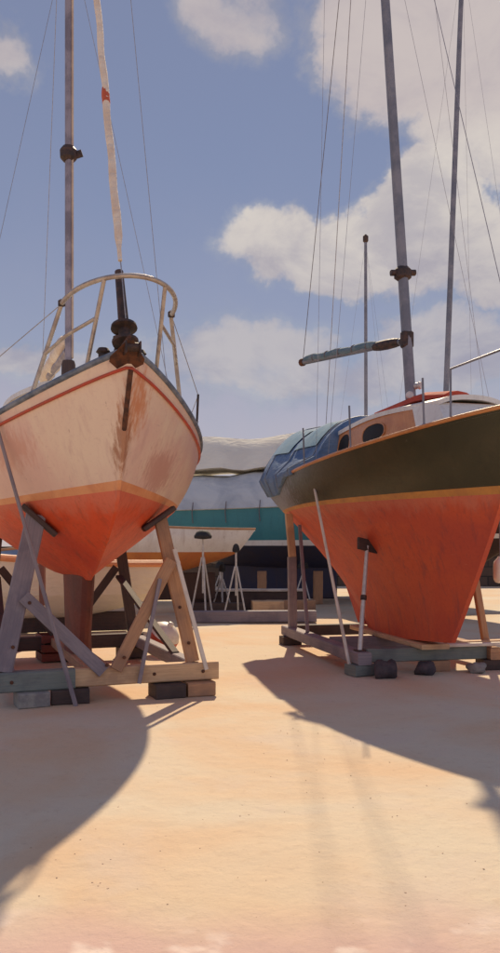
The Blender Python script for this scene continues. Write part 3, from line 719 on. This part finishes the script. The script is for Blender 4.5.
# ================================================================== BACKGROUND
wl = MB(); rows = []
for i in range(61):
    x = lerp(-90, 90, i/60); j = .03*math.sin(i*2.3)
    rows.append([(x, 36+j, -.1), (x, 36+j, 1.45), (x, 35.9+j, 1.46), (x, 35.9+j, 1.72+.02*math.sin(i*1.7)), (x, 37.2, 1.72+.02*math.sin(i*1.7)), (x, 37.2, -.1)])
wl.rings(rows); tag(wl.build('harbour_wall', M['wall'], smooth=False), 'long low dark stone harbour wall behind all the boats', 'wall')

def simple_hull(L, B, zwl, fb, dep, kt=.08, bowlift=.35, over=.4, stem=.8, fore=1.6, aft=1.8, y0=None, secp=.7, tr=.7):
    return Hull(L=L, over=over, stem_w=stem, y0=L/2 if y0 is None else y0, zwl=zwl, bulge=.04, fore=fore, fp=1.4, aft=aft, ap=1.2, kt=kt,
        hbs=lambda t, f=plan(.5, .65, tr): B/2*f(t), hbw=lambda t, f=plan(.5, .85, tr-.12): B/2*.9*f(t),
        sheer=lambda t: zwl + fb + bowlift*(1-t)**2 + .06*t, depth=lambda t: dep * (1 - .45*clamp((t-.5)/.5)**1.5), sec=lambda q: q**secp)
def jack_stand(loc, h, rz, label, group='tripod stands under the boats behind', pad=.16, col=None, spread=.33):
    t = empty('tripod_stand', loc, rz); tag(t, label, 'boat stand', group)
    for k in range(3):
        a = 2*math.pi*k/3 + .5; part('leg', M['galv'], t, 'tube', [(math.cos(a)*spread, math.sin(a)*spread, 0), (math.cos(a)*.03, math.sin(a)*.03, h*.72)], .022, 6)
    part('shaft', M['galv'], t, 'tube', [(0, 0, h*.3), (0, 0, h-.12)], .026, 8)
    part('pad', col or M['rubber'], t, 'lathe', (0, 0, h-.14), [(.03, 0), (pad, .02), (pad*1.05, .08), (pad*.8, .17), (pad*.35, .22)], 14)
    return t
# teal boat, broadside, under a canvas cover
th = simple_hull(12.5, 3.8, 1.78, 1.02, .72, stem=1.0, bowlift=.5)
tr_ = empty('covered_boat', (1.2, 26.5, 0), R(82)); tag(tr_, 'teal hulled boat under a grey and cream canvas cover, broadside between the two yachts', 'boat')
hull_parts(th, tr_, M['teal'], M['white'], M['navy'], .14, 30); deck_part(th, tr_, M['deck'])
rail_part(th, tr_, M['white'], 'toe_rail', .05, .03)
part('keel', M['navy'], tr_, 'beam', (0, -1.6, .63), (0, 2.2, .63), .3, 1.1, .05)
def cover(root, h, y0, y1, k0, k1, zr, mat, name, ph=0, inset=1.0):
    mb = MB(); rows = []
    for i in range(25):
        f = i/24; yv = lerp(y0, y1, f); b0 = h.sheer_at(yv, 1); row = []
        zz = zr + .10*math.sin(f*math.pi*5 + ph) - .9*abs(f-.5)**3*4
        for k in range(13):
            u = lerp(-1, 1, k/12); v = 1 - abs(u); v = lerp(k0, k1, v)
            row.append((math.copysign(1, u)*b0.x*1.04*inset*(1 - v)**.8 if u else 0, yv, b0.z + .0 + (zz - b0.z)*v**.75 - .06*math.sin(v*math.pi)*(1+math.sin(f*40+ph))*.6))
        rows.append(row)
    mb.rings(rows); return mb.build(name, mat, root)
cover(tr_, th, -5.2, 5.4, .0, .62, 4.75, M['grey_canvas'], 'canvas_cover')
for yy in frange(-4.6, 4.8, 9):
    b0 = th.sheer_at(yy, -1); part('tie_rope', M['wire_d'], tr_, 'tube', [(b0.x*1.05, yy, b0.z+.22), (b0.x*1.035, yy+.04, b0.z-.1), (b0.x*1.0-.02, yy+.02, b0.z-.42)], .014, 6)
cover(tr_, th, -4.4, 4.6, .45, 1.0, 5.35, M['cream_canvas'], 'ridge_cover', 1.3)
for i, (dx, yy) in enumerate(((-3.2, 24.7), (-.9, 24.75), (1.6, 24.8), (4.2, 25.0))):
    p = Vector((dx, yy, 0)); jack_stand(p, 1.22, i*.4, ['tripod stand with black pad at the left under the teal boat', 'tripod stand with black pad under the teal boat, behind the orange-bottomed boat', 'tripod stand with black pad under the teal boat, right of the gap between the yachts', 'tripod stand with black pad under the teal boat, behind the olive yacht'][i])
for i, (px, Y_, h_) in enumerate(((150, 24.9, .95), (262, 25.0, 1.0), (318, 25.2, 1.0))):
    q_ = at(px, 600, Y_); o = MB().beam((0, 0, 0), (0, 0, h_), .28, .3, .02, wob=.006).build('wooden_prop', M['w_warm' if i else 'w_dark']); o.location = (q_.x, q_.y, 0)
    tag(o, ['dark squared timber post under the teal boat, behind the cream yacht', 'brown squared timber post under the teal boat, in the gap between the yachts', 'brown squared timber post under the teal boat, left of the olive yacht stern leg'][i], 'timber post', 'posts under the teal boat')
# small white boat with orange bottom, in front of it
wh = simple_hull(5.6, 2.1, 1.62, .52, .62, stem=.7, bowlift=.3, fore=1.0, aft=.8, secp=.6)
wr = empty('small_boat', (-2.75, 21.2, 0), R(-72)); tag(wr, 'small white boat with an orange bottom on stands, partly behind the cream yacht', 'boat')
hull_parts(wh, wr, M['white'], M['white'], M['orange'], .1, 26); deck_part(wh, wr, M['deck']); rail_part(wh, wr, M['w_warm'], 'gunwale', .03, .02)
part('keel', M['brown'], wr, 'beam', (0, -1.3, .72), (0, 1.9, .72), .14, .7, .02)
part('thwart', M['w_warm'], wr, 'beam', (-.85, .4, 2.06), (.85, .4, 2.06), .25, .05)
jack_stand(at(203, 600, 20.0).to_2d().to_3d(), 2.08, .3, 'tall tripod stand with a large black domed pad beside the orange-bottomed boat', pad=.21)
jack_stand(at(236, 600, 20.6).to_2d().to_3d(), 1.75, .9, 'white-legged tripod stand at the bow of the orange-bottomed boat, right of the domed one', pad=.09)
jack_stand(at(222, 600, 22.4).to_2d().to_3d(), 1.2, .1, 'short tripod stand under the orange-bottomed boat, between the two tall ones', pad=.1)
# timbers lying on the ground between the boats
def timber(c, L, w, h, rz, mat, label, z=0, name='ground_timber', grp='timbers lying on the ground'):
    mb = MB(); mb.beam((-L/2, 0, h/2), (L/2, 0, h/2), w, h, .015, wob=.006); o = mb.build(name, mat); o.location = (c[0], c[1], z); o.rotation_euler = (0, 0, rz); return tag(o, label, 'timber', grp)
timber((-.05, 19.2), 3.2, .3, .26, R(3), M['w_grey'], 'long grey timber on the sand between the two yachts, nearest of those behind')
timber((-.9, 21.3), 1.5, .34, .30, R(-4), M['w_dark'], 'short dark timber behind the long grey one, at its left')
timber((.45, 21.2), .8, .5, .36, R(5), M['w_pale'], 'pale squared timber end behind the long grey one')
timber((1.1, 22.0), 1.3, .3, .32, R(2), M['w_warm'], 'brown timber behind the long grey one, at its right')
timber((-.2, 22.9), 3.4, .25, .5, R(1), M['w_dark'], 'long dark timber farthest back below the teal boat')
timber((-.2, 22.9), 3.3, .34, .07, R(1), M['w_white'], 'pale plank lying on top of the long dark timber', .505)
# yachts behind the olive one
def far_yacht(loc, rz, h, mats, label, mast_base, mast_top, mr, tip=None, group='yachts laid up farther back', keel=(-.9, .9, .4)):
    t = empty('sailing_yacht', loc, rz); tag(t, label, 'sailboat', group)
    hull_parts(h, t, mats[0], mats[1], mats[2], .08, 26); deck_part(h, t, M['deck']); rail_part(h, t, M['white'], 'toe_rail', .03, .02)
    cabin(h, t, M['white'], M['white'], -1.2, 1.6, .75, h.zwl + 1.35, .4)
    zk = h.zwl - h.depth(.4) + .12
    part('keel', mats[2], t, 'beam', (0, keel[0], (zk + keel[2])/2), (0, keel[1], (zk + keel[2])/2), .24, zk - keel[2], .04)
    part('keel_block', M['w_dark'], t, 'beam', (-.3, 0, keel[2]/2), (.3, 0, keel[2]/2), .5, keel[2], .02)
    mst = part('mast', M['alu_b'], t, 'tube', [mast_base, Vector(mast_base).lerp(Vector(mast_top), .5), mast_top], [mr, mr*.95, mr*.8], 10)
    if tip: part('masthead', M['dark'], mst, 'lathe', mast_top, [(.05, -.05), (.09, 0), (.09, .16), (.03, .22)], 10)
    mt = Vector(mast_top)
    for sd in (-1, 1): part('shroud', M['wire'], t, 'tube', [h.sheer_at(.1, sd, 0, .05), mt], .003, 5)
    part('stay', M['wire'], t, 'tube', [h.up(0, 1), mt], .003, 5)
    return t
bh = simple_hull(8.0, 2.7, 1.95, .95, .75)
far_yacht((4.68, 21.0, 0), R(20), bh, (M['brown'], M['white'], M['brown']), 'dark brown yacht behind the olive one, its tall grey mast leaning right', (-.3, -.9, 3.2), (.42, -.7, 16.5), .07)
bh2 = simple_hull(7.0, 2.5, 1.55, .85, .7)
far_yacht((3.72, 27.5, 0), R(12), bh2, (M['brown'], M['ochre'], M['navy']), 'small dark yacht farthest back, thin mast with a black tip above the olive yacht cabin', (0, -.5, 2.9), (.02, -.4, 11.85), .06, True)
bh3 = simple_hull(4.6, 1.8, .95, .5, .45, stem=.5, fore=.8, aft=.5, secp=.6)
t = empty('dinghy', (-6.4, 19.5, 0), R(65)); tag(t, 'faded blue dinghy on blocks behind the cream yacht cradle at the left edge', 'boat')
hull_parts(bh3, t, M['blue'], M['white'], M['blue'], .1, 24); deck_part(bh3, t, M['deck']); rail_part(bh3, t, M['w_warm'], 'gunwale', .03, .02)
part('keel', M['w_dark'], t, 'beam', (0, -1.2, .3), (0, 1.4, .3), .14, .55, .02)
bh4 = simple_hull(5.0, 2.0, .80, .55, .5, stem=.5, fore=.8, aft=.5, secp=.6)
t = empty('dinghy', (-4.05, 17.0, 0), R(-75)); tag(t, 'cream dinghy with a peach gunwale seen between the legs of the left cradle', 'boat')
hull_parts(bh4, t, M['cream_canvas'], M['cream_canvas'], M['cream_canvas'], .1, 24); deck_part(bh4, t, M['deck']); rail_part(bh4, t, M['peach'], 'gunwale', .06, .0)
part('keel', M['w_dark'], t, 'beam', (0, -1.4, .2), (0, 1.5, .2), .14, .4, .02)

b_ = empty('mooring_buoy', at(163, 640, 13.6).to_2d().to_3d()); tag(b_, 'white mooring buoy with red band behind the right legs of the left cradle', 'buoy')
part('body', M['fender'], b_, 'lathe', (0, 0, .27), [(.02, -.27), (.14, -.23), (.23, -.13), (.262, -.045), (.265, -.04)], 20, (.5, -.3, .8))
part('band', M['red_trim'], b_, 'lathe', (0, 0, .27), [(.268, -.04), (.272, 0), (.268, .06)], 20, (.5, -.3, .8))
part('cap', M['fender'], b_, 'lathe', (0, 0, .27), [(.264, .061), (.23, .14), (.14, .22), (.05, .25), (.04, .30), (.02, .31)], 20, (.5, -.3, .8))
c_ = empty('crate', at(62, 655, 12.9).to_2d().to_3d(), R(25)); tag(c_, 'dark red slatted crate on the sand behind the left leg of the left cradle', 'crate')
M['w_red'] = wood('dark_red_crate_wood', (.20, .045, .03), (.14, .035, .025), (.08, .03, .025))
for z in (.07, .21, .35):
    for sgn in (-1, 1):
        part('slat', M['w_red'], c_, 'beam', (-.36, sgn*.25, z), (.36, sgn*.25, z), .018, .115, .003); part('slat', M['w_red'], c_, 'beam', (sgn*.35, -.238, z), (sgn*.35, .238, z), .018, .115, .003)
for sx_ in (-.325, .325):
    for sy_ in (-.222, .222): part('corner_post', M['w_dark'], c_, 'beam', (sx_, sy_, .0), (sx_, sy_, .42), .03, .035, .003, (0, 1, 0))
part('base', M['w_dark'], c_, 'beam', (-.335, 0, .03), (.335, 0, .03), .46, .03, .003)
# scattered grit on the hard-standing
mb = MB(); rnd = random.Random(4)
for i in range(520):
    Y = 3 + 13 * rnd.random() ** 1.4; X = rnd.uniform(-.36, .36) * Y * 1.3; s_ = rnd.uniform(.002, .007) * (1.6 if rnd.random() < .03 else 1)
    a = rnd.uniform(0, 6)
    c = Vector((X, Y, gz(X, Y))); r0 = [c + Vector((s_*rnd.uniform(.7, 1.3)*math.cos(a+k*1.2566), s_*rnd.uniform(.7, 1.3)*math.sin(a+k*1.2566), 0)) for k in range(5)]
    mb.rings([r0, [p.lerp(c, .35) + Vector((0, 0, s_*.5)) for p in r0]])
m_ = plain('grit_stone', (.60, .42, .28), (.42, .29, .2), .9, 0, 3)
tag(mb.build('gravel', m_), 'loose grit scattered over the sandy yard', 'gravel', kind='stuff')

# ================================================================== LIGHT, SKY, CAMERA
OFF = Vector((-.095, -1.12, -1.0))
SUN_EL = math.atan2(1, math.hypot(.095, 1.12)); SUN_AZ = math.atan2(.095, 1.12)
sd_ = bpy.data.lights.new('sun', 'SUN'); sd_.energy = 4.8; sd_.angle = R(.9); sd_.color = (1, .82, .57)
so = bpy.data.objects.new('sun', sd_); COL.objects.link(so); so.rotation_euler = OFF.to_track_quat('-Z', 'Y').to_euler(); so.location = (8, 16, 20)
W = bpy.data.worlds.new('World'); S.world = W; W.use_nodes = True
nt = NT(W.node_tree); nt.n.clear()
out = nt.new('ShaderNodeOutputWorld')
sky = nt.new('ShaderNodeTexSky', sky_type='NISHITA', sun_disc=False, sun_elevation=SUN_EL, sun_rotation=SUN_AZ, altitude=0, air_density=1.0, dust_density=0.0, ozone_density=3.0)
bg = nt.new('ShaderNodeBackground'); nt.link(sky.outputs[0], bg.inputs[0]); bg.inputs[1].default_value = .055
D = nt.new('ShaderNodeTexCoord').outputs['Generated']
sx = nt.new('ShaderNodeSeparateXYZ'); nt.link(D, sx.inputs[0])
az = nt.m('ARCTAN2', sx.outputs[0], sx.outputs[1]); el = nt.m('ARCSINE', sx.outputs[2])
na = nt.m('SUBTRACT', nt.noise(D, 5.5, 6, .6), .5); nb = nt.m('SUBTRACT', nt.noise(nt.mapping(D, (1, 1, 1), (4, 2, 7)), 5.5, 6, .6), .5)
azd = nt.m('ADD', az, nt.m('MULTIPLY', na, .26)); eld = nt.m('ADD', el, nt.m('MULTIPLY', nb, .20))
def pa(px, py): a = math.atan((px-250)/F_PX); return a, math.atan((HOR-py)/F_PX*math.cos(a))
def blob(px, py, rx, ry_, soft=.5):
    a, e_ = pa(px, py)
    dx = nt.m('DIVIDE', nt.m('SUBTRACT', azd, a), rx/F_PX); dy = nt.m('DIVIDE', nt.m('SUBTRACT', eld, e_), ry_/F_PX)
    d = nt.m('SQRT', nt.m('ADD', nt.m('MULTIPLY', dx, dx), nt.m('MULTIPLY', dy, dy)))
    return nt.m('SUBTRACT', 1.0, nt.ramp(d, 1-soft, 1+soft))
def mx(*xs):
    r = xs[0]
    for x in xs[1:]: r = nt.m('MAXIMUM', r, x)
    return r
CL = [blob(430, 205, 80, 55, .35), blob(330, 245, 130, 45, .5), blob(470, 250, 120, 60, .5), blob(430, 20, 110, 70, .5), blob(500, 90, 90, 70, .5)]
CL2 = [blob(250, 370, 160, 45, .6), blob(430, 360, 160, 40, .6), blob(250, 10, 60, 35, .8), blob(-10, 70, 30, 25, .8), blob(60, 370, 120, 25, .7)]
edge = nt.m('SUBTRACT', nt.noise(nt.mapping(D, (1, 1, 1.3), (1.7, .4, .9)), 13, 8, .64, .2), .5)
def crisp(x, lo, hi): return nt.ramp(nt.m('ADD', x, nt.m('MULTIPLY', edge, .95)), lo, hi)
front = nt.m('MAXIMUM', crisp(mx(*CL), .28, .86), nt.m('MULTIPLY', crisp(mx(*CL2), .2, 1.05), .9))
band = nt.m('MULTIPLY', nt.m('SUBTRACT', 1.0, nt.ramp(eld, .06, .50)), .8)
veil = nt.m('MAXIMUM', band, .5)
fill_cloud = nt.ramp(nt.noise(D, 2.2, 7, .6, .3), .46, .60)                       # broken cloud added out of view as fill for the shaded hulls
away = nt.m('SUBTRACT', 1.0, nt.ramp(sx.outputs[1], -.1, .45))
low = nt.m('SUBTRACT', 1.0, nt.ramp(sx.outputs[2], .28, .55))
back = nt.m('MULTIPLY', nt.m('MULTIPLY', fill_cloud, away), low)
mask = nt.m('MAXIMUM', nt.m('MAXIMUM', front, veil), back)
tex = nt.ramp(nt.noise(nt.mapping(D, (1, 1, 1.6), (.3, .1, .25)), 8, 7, .62, .4), .34, .64)
top = nt.ramp(eld, pa(400, 315)[1], pa(400, 170)[1])
tex = nt.m('ADD', nt.m('MULTIPLY', tex, .55), nt.m('MULTIPLY', top, .45))
vcol = nt.mix(nt.m('DIVIDE', band, .8), (.35, .36, .51), (.53, .45, .50))
ccol = nt.mix(front, vcol, nt.mix(tex, (.38, .35, .41), (.74, .67, .60)))
pinkm = nt.m('MULTIPLY', nt.ramp(eld, .40, .52), .55); ccol = nt.mix(nt.m('MULTIPLY', pinkm, front), ccol, (.52, .43, .44))
ccol = nt.mix(back, ccol, (.56, .55, .66))
hi = nt.m('MULTIPLY', nt.ramp(sx.outputs[1], -.6, .3), 1.0)
cstr = nt.m('SUBTRACT', 1.5, nt.m('MULTIPLY', hi, .5))                     # unseen cloud behind the camera brightened to fill the hulls
bg2 = nt.new('ShaderNodeBackground'); nt.link(ccol, bg2.inputs[0]); nt.link(cstr, bg2.inputs[1])
ms_ = nt.new('ShaderNodeMixShader'); nt.link(nt.m('MULTIPLY', mask, .92), ms_.inputs[0]); nt.link(bg.outputs[0], ms_.inputs[1]); nt.link(bg2.outputs[0], ms_.inputs[2])
nt.link(ms_.outputs[0], out.inputs[0])

cam = bpy.data.cameras.new('camera'); co = bpy.data.objects.new('camera', cam); COL.objects.link(co)
co.location = (0, 0, H_EYE); co.rotation_euler = (R(90), 0, 0)
cam.sensor_fit = 'HORIZONTAL'; cam.sensor_width = 36; cam.lens = 36 * F_PX / 500; cam.shift_y = (HOR - 476.5) / 500
cam.clip_start = .1; cam.clip_end = 3000
S.camera = co
S.view_settings.view_transform = 'Standard'; S.view_settings.look = 'None'; S.view_settings.gamma = 1; S.view_settings.exposure = 0.0
try: S.view_settings.use_curve_mapping = False
except Exception: pass
